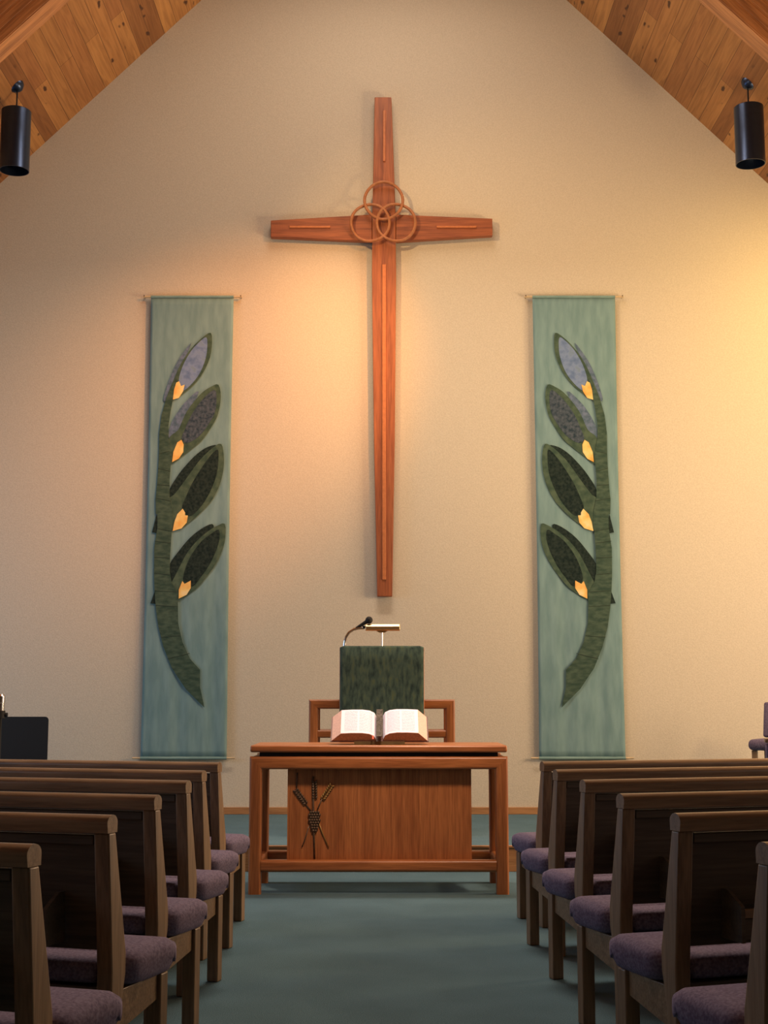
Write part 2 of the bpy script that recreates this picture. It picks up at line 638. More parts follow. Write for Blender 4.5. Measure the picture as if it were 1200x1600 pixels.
F0, F1 = -0.088, -0.022      # front and back of the cross relative to the wall
link('upright', prism_bm([(-0.088, cpz(6.815)), (0.070, cpz(6.815)), (0.108, cpz(5.66)), (0.112, cpz(5.1)), (0.098, cpz(3.5)), (0.075, cpz(2.10)),
                          (-0.062, cpz(2.10)), (-0.092, cpz(3.5)), (-0.112, cpz(5.1)), (-0.108, cpz(5.66))], F0, F1), M_cross_z, cr, bevel=0.006)
link('crossbar', prism_bm([(-1.055, cpz(5.447)), (-1.055, cpz(5.607)), (-0.112, cpz(5.665)), (-0.112, cpz(5.405))], F0, F1), M_cross_x, cr, bevel=0.006)
link('crossbar', prism_bm([(0.112, cpz(5.405)), (0.112, cpz(5.665)), (1.01, cpz(5.625)), (1.01, cpz(5.462))], F0, F1), M_cross_x, cr, bevel=0.006)
for a, b, c, d in ((-0.010, 0.014, 6.18, 6.68), (-0.016, 0.018, 2.25, 5.18)):
    link('inlay_strip', boxes((a, b, F0 - 0.012, F0 + 0.004, cpz(c), cpz(d))), M_cross_in, cr, bevel=0.003)
for a, b in ((-0.88, -0.50), (0.49, 0.86)):
    link('inlay_strip', boxes((a, b, F0 - 0.012, F0 + 0.004, cpz(5.532), cpz(5.552))), M_cross_in, cr, bevel=0.003)
link('wall_mount', boxes((-0.04, 0.04, F1, 0.0, cpz(5.2), cpz(5.6))), M_blackmat, cr)
ring_r = 0.178
for rx, rz, ph in ((-0.003, 5.782, 0.0), (-0.128, 5.568, 2.1), (0.112, 5.570, 4.2)):
    pts = []
    for i in range(64):
        a = 2 * PI * i / 64
        # each ring weaves over one neighbour and under the other
        pts.append((rx + ring_r * math.cos(a), F0 - 0.045 + 0.009 * math.sin(3 * a + ph), cpz(rz) + ring_r * math.sin(a)))
    link('ring', tube_bm(pts, 0.0140, 10, True), M_ring, cr, smooth=True)

# ------------------------------------------------------------------ banners
YB = WALL - 0.045
U = 173.0 / 1.0


def zoom_a(p):      # upper part of the hanging, as (offset from its centre line, height)
    return (200 + p[0] / 4.325, 450 + p[1] / 4.325)


def zoom_b(p):
    return (200 + p[0] / 3.81, 780 + p[1] / 3.81)


def to_local(px):
    # sizes read off the hanging: its centre line leans with the camera's pitch, so straighten it
    x, y = px
    a = math.atan((800 - y) / FPX) + PITCH
    z = CAM_H + YB * math.tan(a)
    depth = YB * math.cos(PITCH) + (z - CAM_H) * math.sin(PITCH)
    return ((x - 600) * depth / FPX + 1.778, z)


A, B = zoom_a, zoom_b
shapes = []     # name, points, layer, material, side seams


def sh(name, layer, mat, pts, sm=True, child_of=None):
    q = [to_local(p) for p in pts]
    shapes.append((name, layer, mat, smooth_loop(q, 3) if sm else q, child_of))


lf1_out = [A(p) for p in ((560, 305), (568, 380), (555, 470), (510, 570), (450, 650), (380, 710), (312, 755), (300, 700), (262, 740), (310, 620), (360, 510), (430, 410), (500, 340))]
lf1_in = [A(p) for p in ((530, 335), (537, 400), (525, 480), (490, 570), (440, 640), (385, 690), (350, 690), (345, 620), (360, 560), (385, 500), (430, 425), (480, 370))]
lf2_out = [A(p) for p in ((612, 655), (628, 740), (610, 850), (570, 930), (500, 1030), (430, 1090), (370, 1135), (290, 1190), (260, 1090), (285, 1005), (340, 960), (385, 860), (430, 790), (500, 710), (560, 670))]
lf2_in = [A(p) for p in ((585, 690), (600, 760), (585, 850), (540, 930), (480, 1005), (400, 1050), (365, 1020), (385, 960), (430, 860), (500, 760))]
lf2_bk = [A(p) for p in ((480, 700), (400, 760), (330, 850), (285, 940), (275, 1010), (330, 1000), (400, 880))]
lf3_out = [A(p) for p in ((630, 1055), (648, 1130), (645, 1230), (620, 1330), (570, 1430), (500, 1510), (414, 1586), (306, 1643), (240, 1560), (250, 1440), (310, 1400), (380, 1310), (430, 1240), (490, 1160), (575, 1080))]
lf3_bk = [A(p) for p in ((600, 1068), (540, 1075), (470, 1120), (400, 1190), (340, 1265), (283, 1360), (285, 1425), (310, 1420), (370, 1350), (430, 1260), (510, 1160))]
lf3_in = [A(p) for p in ((606, 1092), (612, 1160), (600, 1260), (560, 1370), (500, 1470), (430, 1540), (385, 1525), (367, 1480), (390, 1420), (430, 1330), (490, 1230), (550, 1145))]
lf4_out = [B(p) for p in ((577, 148), (580, 230), (560, 310), (520, 390), (470, 460), (420, 520), (370, 560), (290, 600), (240, 545), (280, 460), (320, 380), (360, 310), (420, 240), (480, 190), (530, 160))]
lf4_bk = [B(p) for p in ((500, 148), (440, 175), (370, 230), (310, 300), (250, 385), (250, 440), (264, 500), (300, 430), (350, 340), (420, 250), (505, 180))]
lf4_in = [B(p) for p in ((540, 182), (545, 240), (520, 320), (480, 400), (430, 470), (385, 520), (332, 490), (340, 420), (380, 330), (440, 250), (495, 208))]
stem = [A(p) for p in ((330, 600), (260, 745), (228, 860), (213, 980), (211, 1120), (206, 1220), (198, 1330), (188, 1430), (190, 1530))] + \
       [B(p) for p in ((176, 90), (176, 170), (158, 290), (156, 450), (160, 560), (167, 650), (182, 760), (212, 880), (262, 1005), (345, 1130), (456, 1241), (430, 1120), (430, 1016), (370, 950), (325, 850), (300, 740), (298, 620), (300, 560), (262, 500), (250, 430), (252, 330), (262, 190), (270, 130))] + \
       [A(p) for p in ((300, 1500), (283, 1420), (282, 1300), (290, 1200), (296, 1130), (276, 1010), (275, 930), (290, 830), (308, 740), (335, 650))]

sh('leaf_backing', 1, M_lilac2, lf2_bk)
sh('leaf_backing', 1, M_darkleaf, lf3_bk)
sh('leaf_backing', 1, M_darkleaf, lf4_bk)
for lo, li, mi, nm in ((lf1_out, lf1_in, M_lilac, 'a'), (lf2_out, lf2_in, M_mottle, 'b'), (lf3_out, lf3_in, M_darkleaf, 'c'), (lf4_out, lf4_in, M_darkleaf, 'd')):
    sh('leaf', 2, M_leafrim, lo)
    sh('leaf_centre', 3, mi, li, child_of='leaf')
sh('leaf_edge_backing', 1, M_lilac2, [A(p) for p in ((430, 370), (340, 490), (280, 620), (240, 750), (262, 755), (310, 640), (370, 510))])  # strip of grey-blue backing cloth along the first leaf
sh('thorn', 1, M_darkleaf, [B(p) for p in ((172, 85), (144, 198), (180, 206))], False)
sh('thorn', 1, M_darkleaf, [B(p) for p in ((162, 545), (134, 620), (172, 625))], False)
sh('stem', 4, M_stem, stem, False)
for pts in ([A(p) for p in ((305, 757), (313, 690), (328, 642), (347, 632), (360, 665), (384, 655), (374, 700), (345, 745))],
            [A(p) for p in ((300, 1178), (308, 1110), (335, 1045), (363, 1028), (378, 1060), (375, 1110), (345, 1155))],
            [B(p) for p in ((267, 191), (278, 135), (295, 90), (327, 58), (341, 80), (341, 97), (358, 98), (351, 140), (320, 175))],
            [B(p) for p in ((303, 593), (304, 540), (325, 488), (338, 505), (375, 485), (375, 530), (350, 570))]):
    sh('bud', 5, M_bud, pts, False)
seams = []
for a, b in (((212, 1120), (280, 1105)), ((205, 1220), (288, 1240)), ((198, 1330), (282, 1335)), ((188, 1420), (290, 1440))):
    seams.append((to_local(A(a)), to_local(A(b))))
for a, b in (((176, 175), (258, 190)), ((160, 250), (255, 262)), ((156, 345), (250, 350)), ((158, 440), (250, 450)), ((162, 545), (292, 552)), ((166, 632), (298, 640)),
             ((196, 822), (312, 812)), ((236, 950), (368, 918))):
    seams.append((to_local(B(a)), to_local(B(b))))

ZT, ZBt = 4.873, 0.668


def banner(cx, mirror, label, warp):
    t = thing('wall_banner', label, 'banner', (cx, WALL, ZT), 0, 'pair of leaf banners on the end wall')
    s = -1 if mirror else 1
    # cloth with gentle vertical ripples, 2 mm thick
    bm = bmesh.new()
    nx, nz = 28, 60
    W2 = 0.383

    def yy(u, v):
        return -0.045 + 0.004 * math.sin(u * 17 + warp) * v + 0.003 * math.sin(u * 31 + 2 * warp) * v
    grid = {}
    for side in (0, 1):
        for i in range(nx + 1):
            for j in range(nz + 1):
                u = i / nx
                v = j / nz
                wv = W2 * (1 - 0.02 * math.sin(PI * v))
                x = -wv + 2 * wv * u
                grid[side, i, j] = bm.verts.new((x, yy(u, v) + side * 0.002, (ZBt - ZT) * v))
    for i in range(nx):
        for j in range(nz):
            bm.faces.new((grid[0, i, j], grid[0, i + 1, j], grid[0, i + 1, j + 1], grid[0, i, j + 1]))
            bm.faces.new((grid[1, i, j], grid[1, i, j + 1], grid[1, i + 1, j + 1], grid[1, i + 1, j]))
    for i in range(nx):
        for j in (0, nz):
            bm.faces.new((grid[0, i, j], grid[1, i, j], grid[1, i + 1, j], grid[0, i + 1, j]))
    for j in range(nz):
        for i in (0, nx):
            bm.faces.new((grid[0, i, j], grid[0, i, j + 1], grid[1, i, j + 1], grid[1, i, j]))
    link('cloth', bm, M_banner, t, smooth=True)
    for z in (0.012, ZBt - ZT):
        # rod pocket sewn round each rod
        hz = []
        for q in range(16):
            a = 2 * PI * q / 16
            hz.append((-0.044 + 0.013 * math.cos(a), z + 0.013 * math.sin(a)))
        link('rod_pocket', prism_bm(hz, -0.383, 0.383, 'x'), M_hem, t, smooth='auto')
    link('hanging_rod', tube_bm([(-0.455, -0.044, 0.012), (0.46, -0.044, 0.012)], 0.0105, 12), M_dowel, t, smooth='auto')
    link('bottom_rod', tube_bm([(-0.455, -0.044, ZBt - ZT), (0.455, -0.044, ZBt - ZT)], 0.009, 12), M_dowel, t, smooth='auto')
    for x in (-0.445, 0.45):
        link('wall_bracket', tube_bm([(x, 0, 0.012), (x, -0.05, 0.012), (x, -0.062, 0.024)], 0.004, 8), M_bronze, t, smooth=True)
    last = None
    for name, layer, mat, pts, ch in shapes:
        yb = -0.052
        y0 = yb - layer * 0.0016
        q = [(s * x, z - ZT) for x, z in pts]
        bm = prism_bm(q, y0, y0 + 0.0016)
        o = link(name, bm, mat, last if ch else t)
        if name == 'leaf':
            last = o
        if name == 'stem':
            for a, b in seams:
                link('seam', tube_bm([(s * a[0], y0 - 0.001, a[1] - ZT), (s * b[0], y0 - 0.001, b[1] - ZT)], 0.0024, 6), M_seam, o)
    return t


banner(-1.778, False, 'blue-green leaf banner left of the cross, its leaves pointing up to the right', 0.4)
banner(1.760, True, 'blue-green leaf banner right of the cross, its leaves pointing up to the left', 2.1)

# ------------------------------------------------------------------ cylinder lamps
lab = ['black cylinder pendant lamp under the left slope of the boarded ceiling', 'black cylinder pendant lamp under the right slope of the boarded ceiling']


def pendant(x, y, zt, zb, label):
    t = thing('pendant_lamp', label, 'lamp', (x, y, 0), 0, 'black cylinder pendant lamps')
    cz_ = ceil_z(x)
    sgn = 1 if x > 0 else -1
    bm = bmesh.new()
    lathe(bm, [(0.0, -0.050), (0.018, -0.048), (0.055, -0.022), (0.066, 0.0), (0.0, 0.0)], seg=24)
    bm.transform(Matrix.Translation((0, 0, cz_)) @ Matrix.Rotation(sgn * sl, 4, 'Y'))
    link('canopy', bm, M_black_sheen, t, smooth='auto')
    bm = bmesh.new()
    lathe(bm, [(0.007, zt), (0.007, cz_ - 0.02)], seg=10)
    link('stem', bm, M_blackmat, t, smooth='auto')
    r = 0.125
    bm = bmesh.new()
    lathe(bm, [(0.0, zt + 0.012), (0.03, zt + 0.012), (0.03, zt), (r - 0.006, zt), (r, zt - 0.006), (r, zb), (r - 0.006, zb), (r - 0.008, zt - 0.25), (0.0, zt - 0.25)], seg=48)
    sh_ = link('lamp_shade', bm, M_black_sheen, t, smooth='auto')
    bm = bmesh.new()
    lathe(bm, [(0.0, zt - 0.40), (0.045, zt - 0.38), (0.055, zt - 0.33), (0.03, zt - 0.26), (0.0, zt - 0.26)], seg=20)
    link('bulb', bm, M_bulb, t, smooth=True)
    return t


pendant(-3.17, 11.30, 6.215, 5.675, lab[0])
pendant(3.145, 11.30, 6.25, 5.735, lab[1])

# ------------------------------------------------------------------ communion table
TY = 8.69
tb = thing('communion_table', 'red oak communion table with open rounded frame and solid front panel in the aisle', 'table', (-0.033, TY, 0))
TX0, TX1, TD = -0.804, 0.804, 0.60
link('tabletop', boxes((TX0 + .004, TX1 - .004, -0.01, TD + 0.01, 0.862, 0.905)), M_red_x, tb, bevel=0.012)
link('gap_shade_block', boxes((TX0 + 0.06, TX1 - 0.06, 0.03, TD - 0.03, 0.836, 0.863)), M_blackmat, tb)  # matt black fills the recess, its shade put into the colour
for x0, mt_ in ((TX0, -1), (TX1 - 0.078, 1)):
    for y0 in (0.0, TD - 0.078):
        link('leg', bar('z', 0.0, 0.836, x0, x0 + 0.078, y0, y0 + 0.078, 0.017, 0, mt_), M_red_z, tb, smooth='auto')
for y0 in (0.0, TD - 0.078):
    link('top_rail', bar('x', TX0, TX1, y0, y0 + 0.078, 0.758, 0.836, 0.017, 1, 1), M_red_x, tb, smooth='auto')
    link('stretcher', bar('x', TX0 + 0.077, TX1 - 0.077, y0 + 0.002, y0 + 0.076, 0.133, 0.206, 0.02), M_red_x, tb, smooth='auto')
for x0 in (TX0, TX1 - 0.078):
    link('side_rail', bar('y', 0.077, TD - 0.077, x0 + 0.002, x0 + 0.076, 0.76, 0.834, 0.017), M_red_y, tb, smooth='auto')
    link('side_rail', bar('y', 0.077, TD - 0.077, x0 + 0.002, x0 + 0.076, 0.135, 0.204, 0.017), M_red_y, tb, smooth='auto')
PX0, PX1 = -0.571, 0.580
bm = bmesh.new()
edges = [PX0, -0.42, -0.25, -0.09, 0.08, 0.25, 0.37, PX1 - 0.055, PX1]
for i in range(len(edges) - 1):
    d = 0.0015 * (i % 2)
    box(bm, edges[i] + 0.0002, edges[i + 1] - 0.0002, 0.082 + d, 0.112, 0.14, 0.836)
link('front_panel', bm, M_red_z, tb)
link('back_panel', boxes((PX0, PX1, 0.49, 0.515, 0.14, 0.836)), M_red_z, tb)
# carved wheat and grapes
YP = 0.080
em = None


def pt(zx, zy):
    """carving drawing coordinates -> table local x, z"""
    px, py = 440 + zx / 10, 1200 + zy / 10
    Y = TY + YP
    a = math.atan((800 - py) / FPX) + PITCH
    z = CAM_H + Y * math.tan(a)
    dep = Y * math.cos(PITCH) + (z - CAM_H) * math.sin(PITCH)
    return ((px - 600) * dep / FPX + 0.033, z)


def p3(zx, zy, dy=0.0):
    x, z = pt(zx, zy)
    return (x, YP - 0.002 + dy, z)


em = link('carved_stalks', tube_bm([p3(495, 130), p3(495, 650), p3(505, 1000), p3(515, 1420)], 0.0055, 8), M_bronze, tb, smooth=True)
for pts, m_ in ((((220, 330), (380, 570), (470, 680)), M_bronze), (((580, 850), (640, 1020), (735, 1240)), M_gold), (((430, 900), (360, 1130), (320, 1230)), M_bronze),
                (((245, 70), (235, 300)), M_bronze), (((630, 480), (560, 650)), M_bronze)):
    link('stalk', tube_bm([p3(*q) for q in pts], 0.0038, 8), m_, em, smooth=True)
for (x0, y0), (x1, y1), m_ in (((215, 330), (385, 560), M_bronze), ((515, 190), (520, 480), M_bronze), ((790, 255), (640, 480), M_gold)):
    bm = bmesh.new()
    n = 7
    d = Vector((x1 - x0, y1 - y0)).normalized()
    nr = Vector((-d.y, d.x))
    for i in range(n):
        t_ = (i + 0.5) / n
        for s_ in (-1, 1):
            c_ = Vector((x0 + (x1 - x0) * t_, y0 + (y1 - y0) * t_)) + nr * s_ * 26
            a_ = c_ + d * 26 - nr * s_ * 20
            b_ = c_ - d * 26 + nr * s_ * 14
            tube(bm, [p3(a_.x, a_.y), p3(c_.x, c_.y, -0.004), p3(b_.x, b_.y)], [0.003, 0.0065, 0.0015], 8)
    link('wheat_ear', bm, m_, em, smooth=True)
bm = bmesh.new()
for r_, cnt in enumerate((4, 5, 4, 5, 4, 3, 3, 2)):
    for i in range(cnt):
        x, y, z = p3(515 + (i - (cnt - 1) / 2) * 38, 690 + r_ * 41)
        m4 = Matrix.Translation((x, y - 0.004, z))
        bmesh.ops.create_icosphere(bm, subdivisions=2, radius=0.0095, matrix=m4)
link('grape_cluster', bm, M_bronze, em, smooth=True)

# ------------------------------------------------------------------ altar Bible on its stand
bt = thing('open_book', 'large open book with thick page blocks propped on the communion table', 'book', (-0.028, 8.80, 0.905))
ALPHA = math.radians(36)
BH = 0.245       # page height
bk_m = Matrix.Translation((0, 0.0, 0.022)) @ Matrix.Rotation(ALPHA, 4, 'X')


def book_part(name, prof, m, parent, u0=0.0, u1=BH, smooth=False):
    """prof: (x, h) outline across the book, extruded up the page by u; origin mid-page so the print lines up"""
    bm = bmesh.new()
    va = [bm.verts.new((x, u0 - BH / 2, h)) for x, h in prof]
    vb = [bm.verts.new((x, u1 - BH / 2, h)) for x, h in prof]
    n = len(prof)
    bm.faces.new(va)
    bm.faces.new(vb[::-1])
    for i in range(n):
        bm.faces.new((va[i], va[(i + 1) % n], vb[(i + 1) % n], vb[i]))
    o = link(name, bm, m, parent, smooth=smooth)
    return o


def set_book(o):
    o.matrix_local = bk_m @ Matrix.Translation((0, BH / 2, 0))


for s in (-1, 1):
    g = 0.022
    top = [(s * g, 0.012), (s * 0.035, 0.040), (s * 0.065, 0.057), (s * 0.11, 0.064), (s * 0.18, 0.064), (s * 0.245, 0.060)]
    # the block: top curve, sloping fore-edge, flat bottom
    if s > 0:
        top = [(x, h + 0.004) for x, h in top]
    o = book_part('page_block', top + [(s * 0.302, 0.006), (s * g, 0.004)], M_edge, bt)
    set_book(o)
    pg = bmesh.new()
    va = [pg.verts.new((x, -BH / 2 + 0.001, h + 0.001)) for x, h in top]
    vb = [pg.verts.new((x, BH / 2 - 0.001, h + 0.001)) for x, h in top]
    vc = [pg.verts.new((x, -BH / 2 + 0.001, h + 0.0002)) for x, h in top]
    vd = [pg.verts.new((x, BH / 2 - 0.001, h + 0.0002)) for x, h in top]
    for i in range(len(top) - 1):
        pg.faces.new((va[i], va[i + 1], vb[i + 1], vb[i]))
        pg.faces.new((vc[i + 1], vc[i], vd[i], vd[i + 1]))
        pg.faces.new((va[i], vc[i], vc[i + 1], va[i + 1]))
        pg.faces.new((vb[i + 1], vd[i + 1], vd[i], vb[i]))
    o = link('page', pg, M_page, bt, smooth='auto')
    o['label'] = 'white page printed in two columns'
    set_book(o)
    tl = book_part('tail_edge', [(x, h - 0.001) for x, h in top] + [(s * 0.30, 0.006), (s * g, 0.004)], M_tail_shade, bt, -0.0015, 0.0)
    set_book(tl)
o = book_part('cover', [(-0.31, -0.002), (0.31, -0.002), (0.31, 0.004), (-0.31, 0.004)], M_cover, bt, -0.006, BH + 0.006)
set_book(o)
o = book_part('bookmark', [(-0.021, 0.060), (0.021, 0.060), (0.021, 0.063), (-0.021, 0.063)], M_marker, bt, -0.03, BH + 0.005)
o['label'] = 'grey-green woven marker down the middle'
set_book(o)
o = book_part('ribbon', [(-0.046, 0.045), (-0.036, 0.045), (-0.036, 0.046), (-0.046, 0.046)], M_ribbon, bt, -0.035, -0.002)
o['label'] = 'red ribbon end'
set_book(o)
st = thing('book_stand', 'low dark gold wedge stand under the open book on the communion table', 'stand', (-0.028, 8.80, 0.905))
for s in (-1, 1):
    bm = bmesh.new()
    pr = [(-0.012, 0.0), (0.175, 0.0), (0.175, 0.134), (0.012, 0.017), (-0.012, 0.017)]
    prism(bm, pr, min(s * 0.06, s * 0.14), max(s * 0.06, s * 0.14), 'x')
    link('stand_foot', bm, M_stand, st, bevel=0.003)
link('ledge', boxes((-0.16, 0.16, -0.016, -0.012, 0.0, 0.022)), M_stand, st)

# ------------------------------------------------------------------ pulpit
PY = 10.40
pu = thing('pulpit', 'wooden pulpit with green cloth hanging over its front, behind the communion table', 'pulpit', (-0.016, PY, PH))
PT = 1.575 - PH
link('body', boxes((-0.318, 0.318, 0.0, 0.42, 0.0, PT - 0.03)), M_red_z, pu, bevel=0.008)
link('sloped_desk', prism_bm([(-0.005, PT - 0.03), (0.43, PT - 0.10), (0.43, PT - 0.065), (-0.005, PT)], -0.318, 0.318, 'x'), M_red_x, pu, bevel=0.006)
# parament cloth: front drop plus a strip lying on the desk
bm = bmesh.new()
hw = 0.314
nn = 24
rows = [(0.16, PT - 0.018)] + [(0.012, PT + 0.008), (-0.006, PT + 0.006), (-0.014, PT - 0.006)] + [(-0.015, PT - 0.006 - 0.1 * i) for i in range(1, 8)]
g0 = []
for j, (y, z) in enumerate(rows):
    line = []
    for i in range(nn + 1):
        u = i / nn
        x = -hw + 2 * hw * u
        drop = 0.010 * max(0, abs(2 * u - 1) - 0.93) / 0.07 if j < 4 else 0
        dy = 0.004 * math.sin(u * 22) * max(0, j - 3) / 7
        line.append(bm.verts.new((x, y - 0.003 + dy, z - drop)))
    g0.append(line)
for a, b in zip(g0, g0[1:]):
    for i in range(nn):
        bm.faces.new((a[i], a[i + 1], b[i + 1], b[i]))
o = link('hanging_cloth', bm, M_parament, pu, smooth=True)
o['label'] = 'dark green textured cloth'
so = o.modifiers.new('thickness', 'SOLIDIFY')
so.thickness = 0.006
so.offset = 0
# open side frames
for s in (-1, 1):
    xo = s * 0.548
    xi = s * 0.318
    lo, hi = min(xo, xi), max(xo, xi)
    ft = 1.186 - PH
    for yy0 in (0.03, 0.33):
        link('frame_post', bar('z', 0.0, ft, min(xo, xo - s * 0.07), max(xo, xo - s * 0.07), yy0, yy0 + 0.07, 0.015, 0, 1 if s > 0 else -1), M_red_z, pu, smooth='auto')
        link('frame_rail', bar('x', lo, hi, yy0, yy0 + 0.07, ft - 0.070, ft, 0.015, 1 if s < 0 else 0, 1 if s > 0 else 0), M_red_x, pu, smooth='auto')
        link('frame_rail', bar('x', min(xo - s * 0.069, xi), max(xo - s * 0.069, xi), yy0 + 0.005, yy0 + 0.065, ft - 0.285, ft - 0.228, 0.014), M_red_x, pu, smooth='auto')
    link('frame_side_rail', bar('y', 0.099, 0.331, min(xo, xo - s * 0.069), max(xo, xo - s * 0.069), ft - 0.069, ft - 0.001, 0.015), M_red_y, pu, smooth='auto')

# reading lamp on the pulpit
rl = thing('reading_lamp', 'brass reading lamp with a horizontal tube shade on the pulpit', 'lamp', (-0.016, PY + 0.12, PT + PH - 0.012))
link('lamp_base', boxes((-0.04, 0.04, -0.025, 0.025, 0.0, 0.012)), M_brass, rl, bevel=0.003)
link('lamp_stem', tube_bm([(0, 0, 0.01), (0, 0, 0.14)], 0.006, 10), M_chrome, rl, smooth='auto')
pr = [(-0.052, 0.148), (-0.050, 0.172), (-0.03, 0.192), (0.03, 0.192), (0.052, 0.172), (0.052, 0.148), (0.036, 0.142), (-0.036, 0.142)]
link('lamp_shade', prism_bm([(a, b) for a, b in pr], -0.125, 0.137, 'x'), M_brass, rl, bevel=0.004)
link('lamp_socket', prism_bm([(-0.05, 0.145), (0.05, 0.145), (0.022, 0.128), (-0.022, 0.128)], -0.02, 0.02), M_brass, rl, bevel=0.002)

# gooseneck microphone
mc = thing('gooseneck_microphone', 'black microphone on a curved chrome gooseneck at the left of the pulpit', 'microphone', (-0.302, PY + 0.10, PT + PH - 0.012))
path = [(0, 0, 0.0), (0, 0, 0.02), (0.004, 0, 0.06), (0.014, 0, 0.095), (0.035, 0, 0.128), (0.068, 0, 0.150), (0.105, 0, 0.160), (0.150, 0, 0.162)]
sm = []
for i in range(len(path) - 1):
    for q in range(4):
        sm.append(tuple(path[i][a] + (path[i + 1][a] - path[i][a]) * q / 4 for a in range(3)))
sm.append(path[-1])
link('gooseneck', tube_bm(sm, 0.0105, 12), M_chrome, mc, smooth='auto')
link('mount_flange', tube_bm([(0, 0, -0.004), (0, 0, 0.012)], 0.02, 16), M_chrome, mc, smooth='auto')
link('clip', tube_bm([(0.146, 0, 0.158), (0.150, 0, 0.178)], 0.012, 10), M_blackmat, mc, smooth='auto')
p0, p1 = Vector((0.085, 0, 0.158)), Vector((0.178, 0, 0.216))
link('microphone_body', tube_bm([p0, p0.lerp(p1, .3), p0.lerp(p1, .8), p1], [0.008, 0.011, 0.014, 0.018], 14), M_blackmat, mc, smooth='auto')
link('microphone_cable', tube_bm([p0 + Vector((-0.02, 0, -0.006)), p0 + Vector((0.003, 0, 0.001))], 0.009, 10), M_chrome, mc, smooth='auto')
bm = bmesh.new()
bmesh.ops.create_uvsphere(bm, u_segments=20, v_segments=14, radius=0.028, matrix=Matrix.Translation(p1 + Vector((0.010, 0, 0.006))))
link('grille', bm, M_blackmat, mc, smooth=True)

# ------------------------------------------------------------------ pews
PEW_L = 3.5


def cushion_bm(s, L):
    """upholstered bench pad: rounded, with softly gathered ends"""
    bm = bmesh.new()

    def pad(x0, x1, y0, y1, z0, z1, nxs, rnd):
        nsec = 28
        xs = []
        for i in range(nxs + 1):
            xs.append(i / nxs)
        # denser rings near the ends
        e = [0, .004, .012, .022, .034, .05]
        us = e + [0.05 + 0.9 * i / 10 for i in range(1, 10)] + [1 - v for v in e[::-1]]
        rings = []
        for u in us:
            x = x0 + (x1 - x0) * u
            de = min(u, 1 - u) * (x1 - x0)
            f = min(1.0, de / rnd)
            k_ = math.sqrt(max(0.0, 1 - (1 - f) ** 2))
            hy_, hz_ = (y1 - y0) / 2, (z1 - z0) / 2
            ring = []
            for q in range(nsec):
                a = 2 * PI * q / nsec
                ca, sa = math.cos(a), math.sin(a)
                py_ = math.copysign(abs(ca) ** 0.5, ca) * (hy_ - 0.05 * (1 - k_))
                pz_ = math.copysign(abs(sa) ** 0.62, sa) * (hz_ * (0.45 + 0.55 * k_))
                # gathered corner: pull the cloth in under the front corner
                if de < 0.09 and ca > 0.3 and sa < 0.1:
                    pz_ += 0.016 * (1 - de / 0.09) * max(0, math.sin(6 * a))
                ring.append(bm.verts.new((s * x, (y0 + y1) / 2 + py_, (z0 + z1) / 2 + pz_)))
            rings.append(ring)
        for a_, b_ in zip(rings, rings[1:]):
            for q in range(nsec):
                bm.faces.new((a_[q], a_[(q + 1) % nsec], b_[(q + 1) % nsec], b_[q]))
        bm.faces.new(rings[0])
        bm.faces.new(rings[-1][::-1])
    pad(-0.022, L + 0.022, -0.275, 0.055, 0.352, 0.462, 20, 0.05)
    pad(0.056, L - 0.056, -0.365, -0.20, 0.375, 0.452, 20, 0.02)
    return bm


